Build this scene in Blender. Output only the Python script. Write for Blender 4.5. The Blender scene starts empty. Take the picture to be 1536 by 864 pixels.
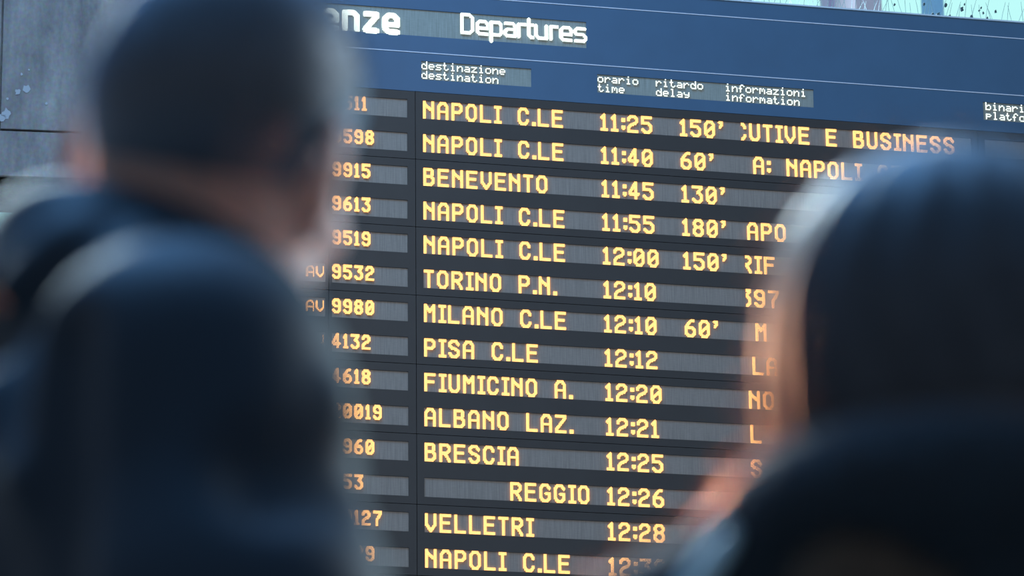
import bpy, math, random
import numpy as np
from mathutils import Vector, Matrix

# ------------------------------------------------------------------ camera, world, lights, exposure
C = bpy.context.scene.collection
SC = bpy.context.scene
F_PX = 6239.1                      # focal length in pixels of the 1536 px wide frame (a 146 mm lens)
U = 0.14                           # spacing of the timetable rows in metres
CAM_Z = 0.76                       # the photographer crouches
# axes of the board (right, away, up) seen in camera axes (right, down, forward)
BX = np.array([0.97380, 0.05796, 0.21988])
BN = np.array([-0.22713, 0.29436, 0.92831])
BU = -np.array([0.01092, 0.95393, -0.29981])
CAMPOS = np.array([0.0, 0.0, CAM_Z])


def to_world(v):                   # camera axes -> world (X along the board, Y away, Z up)
    return np.array([BX @ v, BN @ v, BU @ v])


def px(x, y, d):                   # world point seen at pixel (x, y), d metres along the view axis
    return CAMPOS + to_world(np.array([(x - 768) / F_PX * d, (y - 432) / F_PX * d, d]))


cam_data = bpy.data.cameras.new('camera')
cam = bpy.data.objects.new('camera', cam_data)
C.objects.link(cam)
SC.camera = cam
cam_data.sensor_width = 36.0
cam_data.lens = F_PX * 36.0 / 1536.0
cam_data.clip_end = 300
r_, d_, f_ = (to_world(np.array(a, float)) for a in ((1, 0, 0), (0, 1, 0), (0, 0, 1)))
M = Matrix(((r_[0], -d_[0], -f_[0], 0), (r_[1], -d_[1], -f_[1], 0), (r_[2], -d_[2], -f_[2], CAM_Z), (0, 0, 0, 1)))
cam.matrix_world = M
cam_data.dof.use_dof = True
cam_data.dof.focus_distance = 116.36 * U
cam_data.dof.aperture_fstop = 5.3
cam_data.dof.aperture_blades = 0

SC.view_settings.view_transform = 'Standard'
SC.view_settings.look = 'None'
SC.view_settings.gamma = 1.0
SC.view_settings.use_curve_mapping = False
SC.view_settings.exposure = 0.0

world = bpy.data.worlds.new('sky')
SC.world = world
world.use_nodes = True
wn = world.node_tree.nodes
wl = world.node_tree.links
wn.clear()
wo = wn.new('ShaderNodeOutputWorld')
wb = wn.new('ShaderNodeBackground')
wt = wn.new('ShaderNodeTexCoord')
ws = wn.new('ShaderNodeSeparateXYZ')
wd = wn.new('ShaderNodeVectorMath')
wd.operation = 'DOT_PRODUCT'
wd.inputs[1].default_value = (0.30, 0.88, 0.36)         # the bright glazed end beyond the board
wr = wn.new('ShaderNodeMapRange')
wm = wn.new('ShaderNodeMix')
wm.data_type = 'RGBA'
wl.new(wt.outputs['Generated'], ws.inputs[0])
wl.new(wt.outputs['Generated'], wd.inputs[0])
wl.new(wd.outputs['Value'], wr.inputs['Value'])
wr.inputs['From Min'].default_value = 0.70
wr.inputs['From Max'].default_value = 0.95
wl.new(wr.outputs['Result'], wm.inputs[0])
wm.inputs[6].default_value = (0.30, 0.33, 0.37, 1)      # the hall side of the sky
wm.inputs[7].default_value = (0.52, 0.98, 0.96, 1)      # bright cyan sky beyond the board
wz = wn.new('ShaderNodeMapRange')
wl.new(ws.outputs['Z'], wz.inputs['Value'])
wz.inputs['From Min'].default_value = 0.42
wz.inputs['From Max'].default_value = 0.75
wm2 = wn.new('ShaderNodeMix')
wm2.data_type = 'RGBA'
wl.new(wz.outputs['Result'], wm2.inputs[0])
wl.new(wm.outputs[2], wm2.inputs[6])
wm2.inputs[7].default_value = (0.20, 0.46, 0.90, 1)     # deeper blue overhead
wl.new(wm2.outputs[2], wb.inputs['Color'])
wb.inputs['Strength'].default_value = 1.0
wl.new(wb.outputs[0], wo.inputs['Surface'])


def area(name, loc, target, size, energy, color, sy=None, spread=180):
    l = bpy.data.lights.new(name, 'AREA')
    l.shape = 'RECTANGLE'
    l.size = size
    l.size_y = sy or size
    l.energy = energy
    l.color = color
    l.spread = math.radians(spread)
    o = bpy.data.objects.new(name, l)
    C.objects.link(o)
    o.location = loc
    o.rotation_euler = (Vector(target) - Vector(loc)).to_track_quat('-Z', 'Y').to_euler()
    return o


# daylight through the roof glazing beyond the board, and an added blue fill for its top
area('roof_daylight_beyond', (0.5, 21.0, 13.5), (0.3, 2.5, 1.7), 9.0, 10000, (0.70, 0.90, 1.0), 4.0)
area('board_top_fill', (1.0, 12.6, 10.2), (1.0, 15.0, 6.3), 5.0, 330, (0.22, 0.55, 1.0), 2.0)
# added lamp, unseen, for the orange rim on the right-hand coat
area('warm_rim_lamp', (-0.1, 6.2, 1.0), (0.66, 2.5, 1.10), 0.6, 130, (1.0, 0.42, 0.20), 0.4, 15)
area('board_front_fill', (2.0, 4.5, 9.5), (1.0, 15.5, 5.5), 5.0, 200, (1.0, 0.97, 0.95), 1.0)  # added neutral fill that brightens the board's front
area('roof_daylight_concourse', (0.0, 6.5, 9.5), (0.3, 6.0, 0.0), 6.0, 480, (0.18, 0.48, 1.0), 6.0, 95)
area('side_daylight', (6.5, 5.0, 4.2), (0.5, 2.5, 1.5), 3.0, 420, (0.66, 0.84, 1.0), 3.0)


# ------------------------------------------------------------------ helpers
def mat(name, color=(0.5, 0.5, 0.5), rough=0.5, spec=0.5, **kw):
    m = bpy.data.materials.new(name)
    m.use_nodes = True
    b = m.node_tree.nodes['Principled BSDF']
    b.inputs['Base Color'].default_value = (*color, 1)
    b.inputs['Roughness'].default_value = rough
    b.inputs['Specular IOR Level'].default_value = spec
    for k, v in kw.items():
        b.inputs[k.replace('_', ' ')].default_value = v
    return m


def nodes(m):
    return m.node_tree.nodes, m.node_tree.links, m.node_tree.nodes['Principled BSDF']


def math_node(nt, op, a, b=None):
    n = nt.nodes.new('ShaderNodeMath')
    n.operation = op
    for i, v in enumerate((a, b)):
        if v is None:
            continue
        if isinstance(v, (int, float)):
            n.inputs[i].default_value = v
        else:
            nt.links.new(v, n.inputs[i])
    return n.outputs[0]


class MB:                           # collects faces, then links them as one mesh object
    def __init__(self):
        self.v, self.f = [], []

    def box(self, x0, x1, y0, y1, z0, z1):
        b = len(self.v)
        self.v += [(x0, y0, z0), (x1, y0, z0), (x1, y1, z0), (x0, y1, z0), (x0, y0, z1), (x1, y0, z1), (x1, y1, z1), (x0, y1, z1)]
        self.f += [tuple(b + i for i in q) for q in ((3, 2, 1, 0), (4, 5, 6, 7), (0, 1, 5, 4), (1, 2, 6, 5), (2, 3, 7, 6), (3, 0, 4, 7))]

    def tube(self, pts, radii, n=8):
        pts = [Vector(p) for p in pts]
        rings = []
        for i, p in enumerate(pts):
            d = (pts[min(i + 1, len(pts) - 1)] - pts[max(i - 1, 0)]).normalized()
            a = d.orthogonal().normalized()
            c = d.cross(a)
            r = radii[i] if isinstance(radii, (list, tuple)) else radii
            b = len(self.v)
            for k in range(n):
                t = 2 * math.pi * k / n
                self.v.append(tuple(p + (a * math.cos(t) + c * math.sin(t)) * r))
            rings.append(b)
        for a, b in zip(rings, rings[1:]):
            for k in range(n):
                self.f.append((a + k, a + (k + 1) % n, b + (k + 1) % n, b + k))
        self.f.append(tuple(rings[0] + k for k in reversed(range(n))))
        self.f.append(tuple(rings[-1] + k for k in range(n)))

    def plate(self, x0, x1, z0, z1, holes, y0, y1):
        """a plate with rectangular holes, front at y0 (towards the viewer), back at y1"""
        xs = sorted({x0, x1, *[h[0] for h in holes], *[h[1] for h in holes]})
        zs = sorted({z0, z1, *[h[2] for h in holes], *[h[3] for h in holes]})
        nx, nz = len(xs) - 1, len(zs) - 1
        solid = np.ones((nx, nz), bool)
        for i in range(nx):
            for j in range(nz):
                cx, cz = (xs[i] + xs[i + 1]) / 2, (zs[j] + zs[j + 1]) / 2
                for h in holes:
                    if h[0] < cx < h[1] and h[2] < cz < h[3]:
                        solid[i, j] = False
        idx = {}

        def vid(i, j, k):
            if (i, j, k) not in idx:
                idx[(i, j, k)] = len(self.v)
                self.v.append((xs[i], (y0, y1)[k], zs[j]))
            return idx[(i, j, k)]
        for i in range(nx):
            for j in range(nz):
                if not solid[i, j]:
                    continue
                self.f.append((vid(i, j, 0), vid(i + 1, j, 0), vid(i + 1, j + 1, 0), vid(i, j + 1, 0)))
                self.f.append((vid(i, j, 1), vid(i, j + 1, 1), vid(i + 1, j + 1, 1), vid(i + 1, j, 1)))
                for di, dj, e in ((-1, 0, ((0, 0), (0, 1))), (1, 0, ((1, 1), (1, 0))), (0, -1, ((1, 0), (0, 0))), (0, 1, ((0, 1), (1, 1)))):
                    a, c = i + di, j + dj
                    if not (0 <= a < nx and 0 <= c < nz) or not solid[a, c]:
                        (p, q), (r, s) = e
                        self.f.append((vid(i + p, j + q, 0), vid(i + r, j + s, 0), vid(i + r, j + s, 1), vid(i + p, j + q, 1)))

    def build(self, name, m, parent=None, smooth=False, bevel=0):
        me = bpy.data.meshes.new(name)
        me.from_pydata(self.v, [], self.f)
        me.update()
        if smooth:
            me.shade_smooth()
        o = bpy.data.objects.new(name, me)
        me.materials.append(m)
        C.objects.link(o)
        if parent:
            o.parent = parent
        if bevel:
            bv = o.modifiers.new('bevel', 'BEVEL')
            bv.width = bevel
            bv.segments = 2
        return o


def empty(name, label, cat, loc=(0, 0, 0), rz=0.0, group=None):
    o = bpy.data.objects.new(name, None)
    C.objects.link(o)
    o.location = loc
    o.rotation_euler = (0, 0, rz)
    o['label'] = label
    o['category'] = cat
    if group:
        o['group'] = group
    return o


def structure(o):
    o['kind'] = 'structure'
    return o


# ------------------------------------------------------------------ the setting
m_floor = mat('floor_stone', (0.10, 0.105, 0.11), 0.35)
nt, ln, pb = m_floor.node_tree, m_floor.node_tree.links, m_floor.node_tree.nodes['Principled BSDF']
br = nt.nodes.new('ShaderNodeTexBrick')
br.offset = 0.0
br.inputs['Color1'].default_value = (0.10, 0.105, 0.115, 1)
br.inputs['Color2'].default_value = (0.13, 0.135, 0.14, 1)
br.inputs['Mortar'].default_value = (0.04, 0.04, 0.045, 1)
br.inputs['Scale'].default_value = 1.0
br.inputs['Mortar Size'].default_value = 0.004
br.inputs['Brick Width'].default_value = 0.6
br.inputs['Row Height'].default_value = 0.6
tc = nt.nodes.new('ShaderNodeTexCoord')
ln.new(tc.outputs['Object'], br.inputs['Vector'])
ln.new(br.outputs['Color'], pb.inputs['Base Color'])
b = MB()
b.box(-14, 18, -8, 42, -0.2, 0.0)
structure(b.build('floor', m_floor))

# the stone-clad lintel left of the board
m_stone = mat('stone_cladding', (0.10, 0.12, 0.16), 0.7, 0.3)
nt = m_stone.node_tree
ln = nt.links
pb = nt.nodes['Principled BSDF']
tc = nt.nodes.new('ShaderNodeTexCoord')
mp = nt.nodes.new('ShaderNodeMapping')
mp.inputs['Scale'].default_value = (3.0, 1.0, 0.9)
ln.new(tc.outputs['Object'], mp.inputs['Vector'])
n1 = nt.nodes.new('ShaderNodeTexNoise')
n1.inputs['Scale'].default_value = 2.6
n1.inputs['Detail'].default_value = 8
n1.inputs['Roughness'].default_value = 0.65
ln.new(mp.outputs[0], n1.inputs['Vector'])
r1 = nt.nodes.new('ShaderNodeValToRGB')
r1.color_ramp.elements[0].position = 0.3
r1.color_ramp.elements[0].color = (0.105, 0.095, 0.093, 1)
r1.color_ramp.elements[1].position = 0.72
r1.color_ramp.elements[1].color = (0.29, 0.265, 0.25, 1)
ln.new(n1.outputs['Fac'], r1.inputs['Fac'])
n2 = nt.nodes.new('ShaderNodeTexNoise')
n2.inputs['Scale'].default_value = 55
n2.inputs['Detail'].default_value = 6
ln.new(tc.outputs['Object'], n2.inputs['Vector'])
mx = nt.nodes.new('ShaderNodeMix')
mx.data_type = 'RGBA'
mx.blend_type = 'OVERLAY'
mx.inputs[0].default_value = 0.35
ln.new(r1.outputs['Color'], mx.inputs[6])
ln.new(n2.outputs['Color'], mx.inputs[7])
ln.new(mx.outputs[2], pb.inputs['Base Color'])

WD = 17.6                                      # distance of the stone lintel
w_yaw = -0.085                                  # it stands almost square to the photographer
wall_o = Vector(px(0, 194, WD))
mm_px = WD / F_PX
m_chip = mat('pale_plaster_patch', (0.33, 0.34, 0.36), 0.8)
b = MB()
zb = -76 * mm_px * 0.954                        # bottom edge of the lintel, below the groove
b.box(0.6 * mm_px, 1.4, 0, 0.12, 0.004, 2.2)
b.box(-2.6, -2.2 * mm_px, 0, 0.12, 0.004, 2.2)
b.box(-2.6, 1.4, 0.004, 0.5, zb, -0.004)
b.box(-2.6, 1.4, 0.02, 0.12, zb, 2.2)
wl_ = structure(b.build('wall_left', m_stone, bevel=0.002))
wl_.location = wall_o
wl_.rotation_euler = (0, 0, w_yaw)

for cx_, cy_, w_, h_ in ((25, 136, 9, 10), (38, 131, 13, 15), (30, 108, 4, 5), (41, 101, 3, 3), (10, 147, 4, 5), (68, 152, 4, 5), (9, 170, 16, 18), (2, 176, 12, 14)):
    rg = random.Random(cx_)
    n = 11
    b = MB()
    for y in (-0.002, 0.003):
        rg.seed(cx_)
        for k in range(n):
            t = 2 * math.pi * k / n
            q = rg.uniform(0.6, 1.15) / 2
            b.v.append(((cx_ + w_ * q * math.cos(t)) * mm_px, y, (194 - cy_ + h_ * q * math.sin(t)) * mm_px * 1.04))
    b.f += [tuple(range(n)), tuple(reversed(range(n, 2 * n)))] + [(k, n + k, n + (k + 1) % n, (k + 1) % n) for k in range(n)]
    b.build('plaster_chip', m_chip, wl_)

# a pale rendered wall farther back, showing under the lintel
m_pale = mat('pale_render', (0.50, 0.58, 0.66), 0.8)
b = MB()
b.box(-4, 9.0, 0, 0.3, 0.0, 8.0)
o = structure(b.build('wall_back', m_pale))
o.location = (-5.0, 27.0, 0.0)

# the glazed end of the hall behind the top edge of the board: posts that carry the glass
m_post = mat('pale_painted_steel', (0.62, 0.66, 0.78), 0.5)


def translucent_post(name, col):                          # translucency added to brighten the posts with the sky behind
    m = bpy.data.materials.new(name)
    m.use_nodes = True
    nt = m.node_tree
    nt.nodes.clear()
    o = nt.nodes.new('ShaderNodeOutputMaterial')
    a = nt.nodes.new('ShaderNodeBsdfTranslucent')
    a.inputs['Color'].default_value = (*col, 1)
    g = nt.nodes.new('ShaderNodeBsdfTransparent')
    g.inputs['Color'].default_value = (*col, 1)
    x = nt.nodes.new('ShaderNodeMixShader')
    x.inputs[0].default_value = 0.35
    nt.links.new(a.outputs[0], x.inputs[1])
    nt.links.new(g.outputs[0], x.inputs[2])
    nt.links.new(x.outputs[0], o.inputs['Surface'])
    return m


m_post = translucent_post('pale_translucent_post', (0.95, 0.90, 0.98))
m_grey = mat('grey_concrete', (0.36, 0.34, 0.40), 0.8)
m_darkpost = mat('dark_steel', (0.05, 0.09, 0.14), 0.5)
GD = 26.0


def trim(n, xa, xb, m, dd=GD, depth=0.25):
    pa, pc = px(xa, 15, dd), px(xb, 15, dd)
    t = MB()
    t.box(0, pc[0] - pa[0], 0, depth, 0.0, 14.0)
    o = structure(t.build('trim_%d' % n, m))
    o.location = (pa[0], pa[1], 0)
    return o


trim(1, 1249, 1261, m_post)
trim(2, 1261.5, 1271, m_darkpost, GD + 0.4)
trim(3, 1271.5, 1283, m_post)
trim(4, 1284, 1326, m_grey, GD - 0.8, 0.4)
trim(5, 1402, 1417, translucent_post('pale_blue_translucent_post', (0.62, 0.80, 0.98)))
trim(6, 1120, 1131, translucent_post('pale_green_translucent_post', (0.80, 0.93, 0.96)))

# ------------------------------------------------------------------ LED lettering
STROKES = {   # centre lines on a 10 x 16 grid of LEDs, second item = width in LEDs
    'N': (10, [[(1, 1), (1, 14)], [(8, 1), (8, 14)], [(1, 2), (2, 3.6), (8, 8.6)]]),
    'A': (10, [[(1, 14), (1, 4), (3, 1), (6, 1), (8, 4), (8, 14)], [(1, 8.5), (8, 8.5)]]),
    'P': (10, [[(1, 14), (1, 1), (6, 1), (8, 3), (8, 6), (6, 8), (1, 8)]]),
    'O': (10, [[(3, 1), (6, 1), (8, 3.5), (8, 11.5), (6, 14), (3, 14), (1, 11.5), (1, 3.5), (3, 1)]]),
    'L': (10, [[(1, 1), (1, 14), (8, 14)]]),
    'I': (7, [[(1, 1), (5, 1)], [(3, 1), (3, 14)], [(1, 14), (5, 14)]]),
    'C': (10, [[(8, 4.2), (8, 3.4), (6, 1), (3, 1), (1, 3.4), (1, 11.6), (3, 14), (6, 14), (8, 11.6), (8, 11)]]),
    'E': (10, [[(8, 1), (1, 1), (1, 14), (8, 14)], [(1, 7), (7, 7)]]),
    'B': (10, [[(1, 1), (1, 14), (6, 14), (8, 12), (8, 9), (6, 7), (7.4, 5), (7.4, 2.6), (6, 1), (1, 1)], [(1, 7), (6, 7)]]),
    'V': (10, [[(1, 1), (1, 9), (4.5, 14), (8, 9), (8, 1)]]),
    'T': (9, [[(1, 1), (7, 1)], [(4, 1), (4, 14)]]),
    'R': (10, [[(1, 14), (1, 1), (6, 1), (8, 3), (8, 5.6), (6, 7.6), (1, 7.6)], [(4.4, 8), (8, 14)]]),
    'S': (10, [[(8, 3.6), (6, 1), (3, 1), (1, 3), (1, 5), (3, 7), (6, 7.8), (8, 9.6), (8, 11.8), (6, 14), (3, 14), (1, 11.6)]]),
    'M': (10, [[(1, 14), (1, 1), (4.5, 6.2), (8, 1), (8, 14)]]),
    'F': (10, [[(8, 1), (1, 1), (1, 14)], [(1, 7), (7, 7)]]),
    'U': (10, [[(1, 1), (1, 11.6), (3, 14), (6, 14), (8, 11.6), (8, 1)]]),
    'G': (10, [[(8, 3.6), (6, 1), (3, 1), (1, 3.4), (1, 11.6), (3, 14), (6, 14), (8, 12), (8, 8), (5.2, 8)]]),
    'Z': (10, [[(1, 1), (8, 1), (8, 2.6), (1, 12), (1, 14), (8, 14)]]),
    'D': (10, [[(1, 1), (1, 14), (5.6, 14), (8, 11.6), (8, 3.4), (5.6, 1), (1, 1)]]),
    '0': (10, [[(3, 1), (6, 1), (8, 3.5), (8, 11.5), (6, 14), (3, 14), (1, 11.5), (1, 3.5), (3, 1)], [(1.6, 10.6), (7.4, 5)]]),
    '1': (7, [[(1, 3.6), (3, 1.2), (3, 14)], [(1, 14), (5, 14)]]),
    '2': (10, [[(1, 4), (1, 3.2), (3, 1), (6, 1), (8, 3.2), (8, 5), (6.4, 7), (2.4, 9), (1, 11), (1, 14), (8, 14)]]),
    '3': (10, [[(1, 1), (8, 1), (8, 2), (4.6, 6), (6, 6.4), (8, 8.6), (8, 11.8), (6, 14), (3, 14), (1, 11.8)]]),
    '4': (10, [[(8, 10.6), (1, 10.6), (1, 9.2), (5.6, 1), (6, 1), (6, 14)]]),
    '5': (10, [[(8, 1), (1, 1), (1, 6.4), (6, 6.4), (8, 8.6), (8, 11.8), (6, 14), (3, 14), (1, 11.8)]]),
    '6': (10, [[(7, 1), (4.6, 1.6), (1, 6.4), (1, 11.8), (3, 14), (6, 14), (8, 11.8), (8, 9.2), (6, 7), (1.6, 7)]]),
    '7': (10, [[(1, 1), (8, 1), (8, 2.6), (4, 9), (4, 14)]]),
    '8': (10, [[(3, 7), (1.3, 5), (1.3, 3), (3, 1), (6, 1), (7.7, 3), (7.7, 5), (6, 7), (8, 9.4), (8, 11.8), (6, 14), (3, 14), (1, 11.8), (1, 9.4), (3, 7), (6, 7)]]),
    '9': (10, [[(8, 7.8), (3, 7.8), (1, 5.6), (1, 3.2), (3, 1), (6, 1), (8, 3.2), (8, 11.8), (6, 14), (3, 14), (1, 12)]]),
    '.': (4, [[(1, 13), (2, 13), (2, 14), (1, 14)]]),
    ':': (4, [[(1, 4), (2, 4), (2, 5), (1, 5)], [(1, 10.6), (2, 10.6), (2, 11.6), (1, 11.6)]]),
    "'": (5, [[(1.4, 1), (3, 1), (3, 3), (1.6, 5)]]),
}
ADV = {'I': 8, '1': 9, '.': 5, ':': 5, "'": 6, 'T': 11, ' ': 12}

THIN = {  # "Departures": 18 LED caps, baseline on row 18, 14 LED x-height
    'D': (12, [[(1, 1), (1, 17), (7.5, 17), (10, 14.5), (10, 3.5), (7.5, 1), (1, 1)]]),
    'e': (11, [[(9.4, 17), (3, 17), (1, 15), (1, 8), (3, 6), (8, 6), (10, 8), (10, 12), (1, 12)]]),
    'p': (11, [[(1, 23), (1, 6), (8, 6), (10, 8), (10, 15), (8, 17), (1, 17)]]),
    'a': (11, [[(1.6, 6), (8, 6), (10, 8), (10, 17), (3, 17), (1, 15), (1, 13), (3, 11.4), (10, 11.4)]]),
    'r': (8, [[(1, 17), (1, 6)], [(1, 7.6), (2.6, 6), (7, 6)]]),
    't': (6, [[(1, 1), (1, 15), (3, 17), (4.6, 17)], [(1, 6), (5, 6)]]),
    'u': (12, [[(1, 6), (1, 14.6), (3.4, 17), (10, 17)], [(10, 6), (10, 17)]]),
    's': (12, [[(9.6, 6), (3, 6), (1, 8), (1, 9.4), (3, 11.4), (8.4, 11.4), (10.4, 13.4), (10.4, 15), (8.4, 17), (1.4, 17)]]),
}
THIN_ADV = {'D': 13, 'e': 11.8, 'p': 11.8, 'a': 11.8, 'r': 8.8, 't': 6, 'u': 12.7, 's': 12}
BOLD = {  # "Partenze": heavy letters, baseline on row 24
    'P': (15, [[(2, 21.5), (2, 0.5), (9, 0.5), (12, 3.5), (12, 9), (9, 12), (2, 12)]]),
    'a': (15, [[(2.6, 7), (9, 7), (12, 10), (12, 21.5), (5, 21.5), (2, 19), (2, 17), (5, 14.4), (12, 14.4)]]),
    'r': (11, [[(2, 21.5), (2, 7)], [(2, 9), (4, 7), (9.4, 7)]]),
    't': (10, [[(2, 2), (2, 18.5), (5, 21.5), (8, 21.5)], [(2, 7), (8, 7)]]),
    'e': (15, [[(12.4, 21.5), (5, 21.5), (2, 18.5), (2, 10), (5, 7), (9.4, 7), (12.4, 10), (12.4, 15.4), (2, 15.4)]]),
    'n': (15, [[(2, 21.5), (2, 7)], [(2, 9), (4, 7), (9.4, 7), (12.4, 10), (12.4, 21.5)]]),
    'z': (14, [[(2, 7), (11.6, 7), (11.6, 8.4), (2, 20), (2, 21.5), (11.6, 21.5)]]),
}
SMALL = {  # 5 x 7 letters of the column headings
    'a': '00000 00000 01110 00001 01111 10001 01111', 'b': '10000 10000 10110 11001 10001 10001 11110',
    'd': '00001 00001 01101 10011 10001 10001 01111', 'e': '00000 00000 01110 10001 11111 10000 01110',
    'f': '00110 01001 01000 11100 01000 01000 01000', 'i': '00100 00000 01100 00100 00100 00100 01110',
    'l': '01100 00100 00100 00100 00100 00100 01110', 'm': '00000 00000 11010 10101 10101 10001 10001',
    'n': '00000 00000 10110 11001 10001 10001 10001', 'o': '00000 00000 01110 10001 10001 10001 01110',
    'p': '00000 00000 11110 10001 11110 10000 10000', 'r': '00000 00000 10110 11001 10000 10000 10000',
    's': '00000 00000 01111 10000 01110 00001 11110', 't': '01000 01000 11100 01000 01000 01001 00110',
    'y': '00000 00000 10001 10001 01111 00001 01110', 'z': '00000 00000 11111 00010 00100 01000 11111',
}


def raster(strokes, w, h, rad, sx=1.0, sy=1.0, ox=0.0, oy=0.0):
    gx, gy = np.meshgrid(np.arange(w * 2) * .5 - .25, np.arange(h * 2) * .5 - .25, indexing='ij')   # two cells per LED
    out = np.zeros((w * 2, h * 2), bool)
    for line in strokes:
        for (ax, ay), (bx, by) in zip(line, line[1:]):
            ax, ay, bx, by = ax * sx + ox, ay * sy + oy, bx * sx + ox, by * sy + oy
            dx, dy = bx - ax, by - ay
            L = dx * dx + dy * dy
            t = np.clip(((gx - ax) * dx + (gy - ay) * dy) / L, 0, 1) if L > 0 else 0
            out |= np.hypot(gx - ax - t * dx, gy - ay - t * dy) <= rad
    return out


def glyph(font, ch):
    if font == 'main':
        w, st = STROKES[ch]
        return raster(st, w, 16, 1.20), ADV.get(ch, w + 2)
    if font == 'number':                       # heavier, 8 x 13
        w, st = STROKES[ch]
        nw = 5 if ch == '1' else 8
        k = (nw - 3) / (w - 3)
        return raster(st, nw, 13, 1.08, k, 10.4 / 13, 1 - k, 1 - 10.4 / 13), nw + 1.1
    if font == 'category':                     # light, 7 x 10
        w, st = STROKES[ch]
        return raster(st, 7, 10, 0.62, 5.4 / 7, 8.4 / 13, 0.7 - 5.4 / 7, 0.7 - 8.4 / 13), 8
    if font == 'thin':
        w, st = THIN[ch]
        return raster(st, w, 25, 1.30), THIN_ADV[ch]
    if font == 'bold':
        w, st = BOLD[ch]
        return raster(st, w, 25, 2.25), w + 2.4
    rows = SMALL[ch].split()
    return np.kron(np.array([[c == '1' for c in r] for r in rows]).T, np.ones((2, 2), bool)), 6


LEDP = 0.5492 * U / 16                           # pitch of the LEDs


def led_text(text, font, x, z, parent, m, clip=0, pitch=LEDP, y=-0.006):
    """one line of lit LEDs, left end x, top z (metres in the board's plane)"""
    b = MB()
    cx = 0.0
    for ch in text:
        if ch == ' ':
            cx += 12 if font == 'main' else 6
            continue
        g, adv = glyph(font, ch)
        if clip:
            g = g.copy()
            g = g[clip * 2:, :]
            adv -= clip
            clip = 0
        w, h = g.shape
        vid = {}

        def V(i, j, k):
            if (i, j, k) not in vid:
                vid[(i, j, k)] = len(b.v)
                b.v.append((x + (cx + i * .5) * pitch, (y, 0.0)[k], z - j * .5 * pitch))
            return vid[(i, j, k)]
        for i in range(w):
            for j in range(h):
                if not g[i, j]:
                    continue
                b.f.append((V(i, j + 1, 0), V(i + 1, j + 1, 0), V(i + 1, j, 0), V(i, j, 0)))
                if i == 0 or not g[i - 1, j]:
                    b.f.append((V(i, j, 0), V(i, j, 1), V(i, j + 1, 1), V(i, j + 1, 0)))
                if i == w - 1 or not g[i + 1, j]:
                    b.f.append((V(i + 1, j, 1), V(i + 1, j, 0), V(i + 1, j + 1, 0), V(i + 1, j + 1, 1)))
                if j == 0 or not g[i, j - 1]:
                    b.f.append((V(i, j, 1), V(i, j, 0), V(i + 1, j, 0), V(i + 1, j, 1)))
                if j == h - 1 or not g[i, j + 1]:
                    b.f.append((V(i, j + 1, 0), V(i, j + 1, 1), V(i + 1, j + 1, 1), V(i + 1, j + 1, 0)))
        cx += adv
    return b.build('led_lettering', m, parent)


def led_mat(name, color, strength):
    m = bpy.data.materials.new(name)
    m.use_nodes = True
    nt = m.node_tree
    nt.nodes.clear()
    out = nt.nodes.new('ShaderNodeOutputMaterial')
    em = nt.nodes.new('ShaderNodeEmission')
    em.inputs['Color'].default_value = (*color, 1)
    tc = nt.nodes.new('ShaderNodeTexCoord')
    sp = nt.nodes.new('ShaderNodeSeparateXYZ')
    nt.links.new(tc.outputs['Object'], sp.inputs[0])
    ds = []
    for ax in ('X', 'Z'):
        u = math_node(nt, 'MULTIPLY', sp.outputs[ax], 1 / LEDP)
        fr = math_node(nt, 'FRACT', u)
        c = math_node(nt, 'SUBTRACT', fr, 0.5)
        ds.append(math_node(nt, 'MULTIPLY', c, c))
    d2 = math_node(nt, 'ADD', ds[0], ds[1])
    mr = nt.nodes.new('ShaderNodeMapRange')
    nt.links.new(d2, mr.inputs['Value'])
    mr.inputs['From Min'].default_value = 0.10
    mr.inputs['From Max'].default_value = 0.27
    mr.inputs['To Min'].default_value = strength
    mr.inputs['To Max'].default_value = strength * 0.12
    nt.links.new(mr.outputs['Result'], em.inputs['Strength'])
    nt.links.new(em.outputs[0], out.inputs['Surface'])
    return m


m_amber = led_mat('amber_led_light', (1.0, 0.48, 0.155), 3.4)
m_white = led_mat('white_led_light', (0.85, 1.0, 0.96), 2.8)

# ------------------------------------------------------------------ the departure board
T0 = to_world(np.array([-2.52234, -5.29925, 117.42335]) * U) + CAMPOS      # top left corner of the first timetable row
board = empty('departure_board', 'large dark blue station departure board with rows of amber LED train times', 'departure board')
BASE = Vector((T0[0], T0[1], 0.0))
board.location = BASE
Z0 = T0[2]


def zz(u):                                      # row units above the first row -> height above the floor
    return Z0 + u * U


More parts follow.
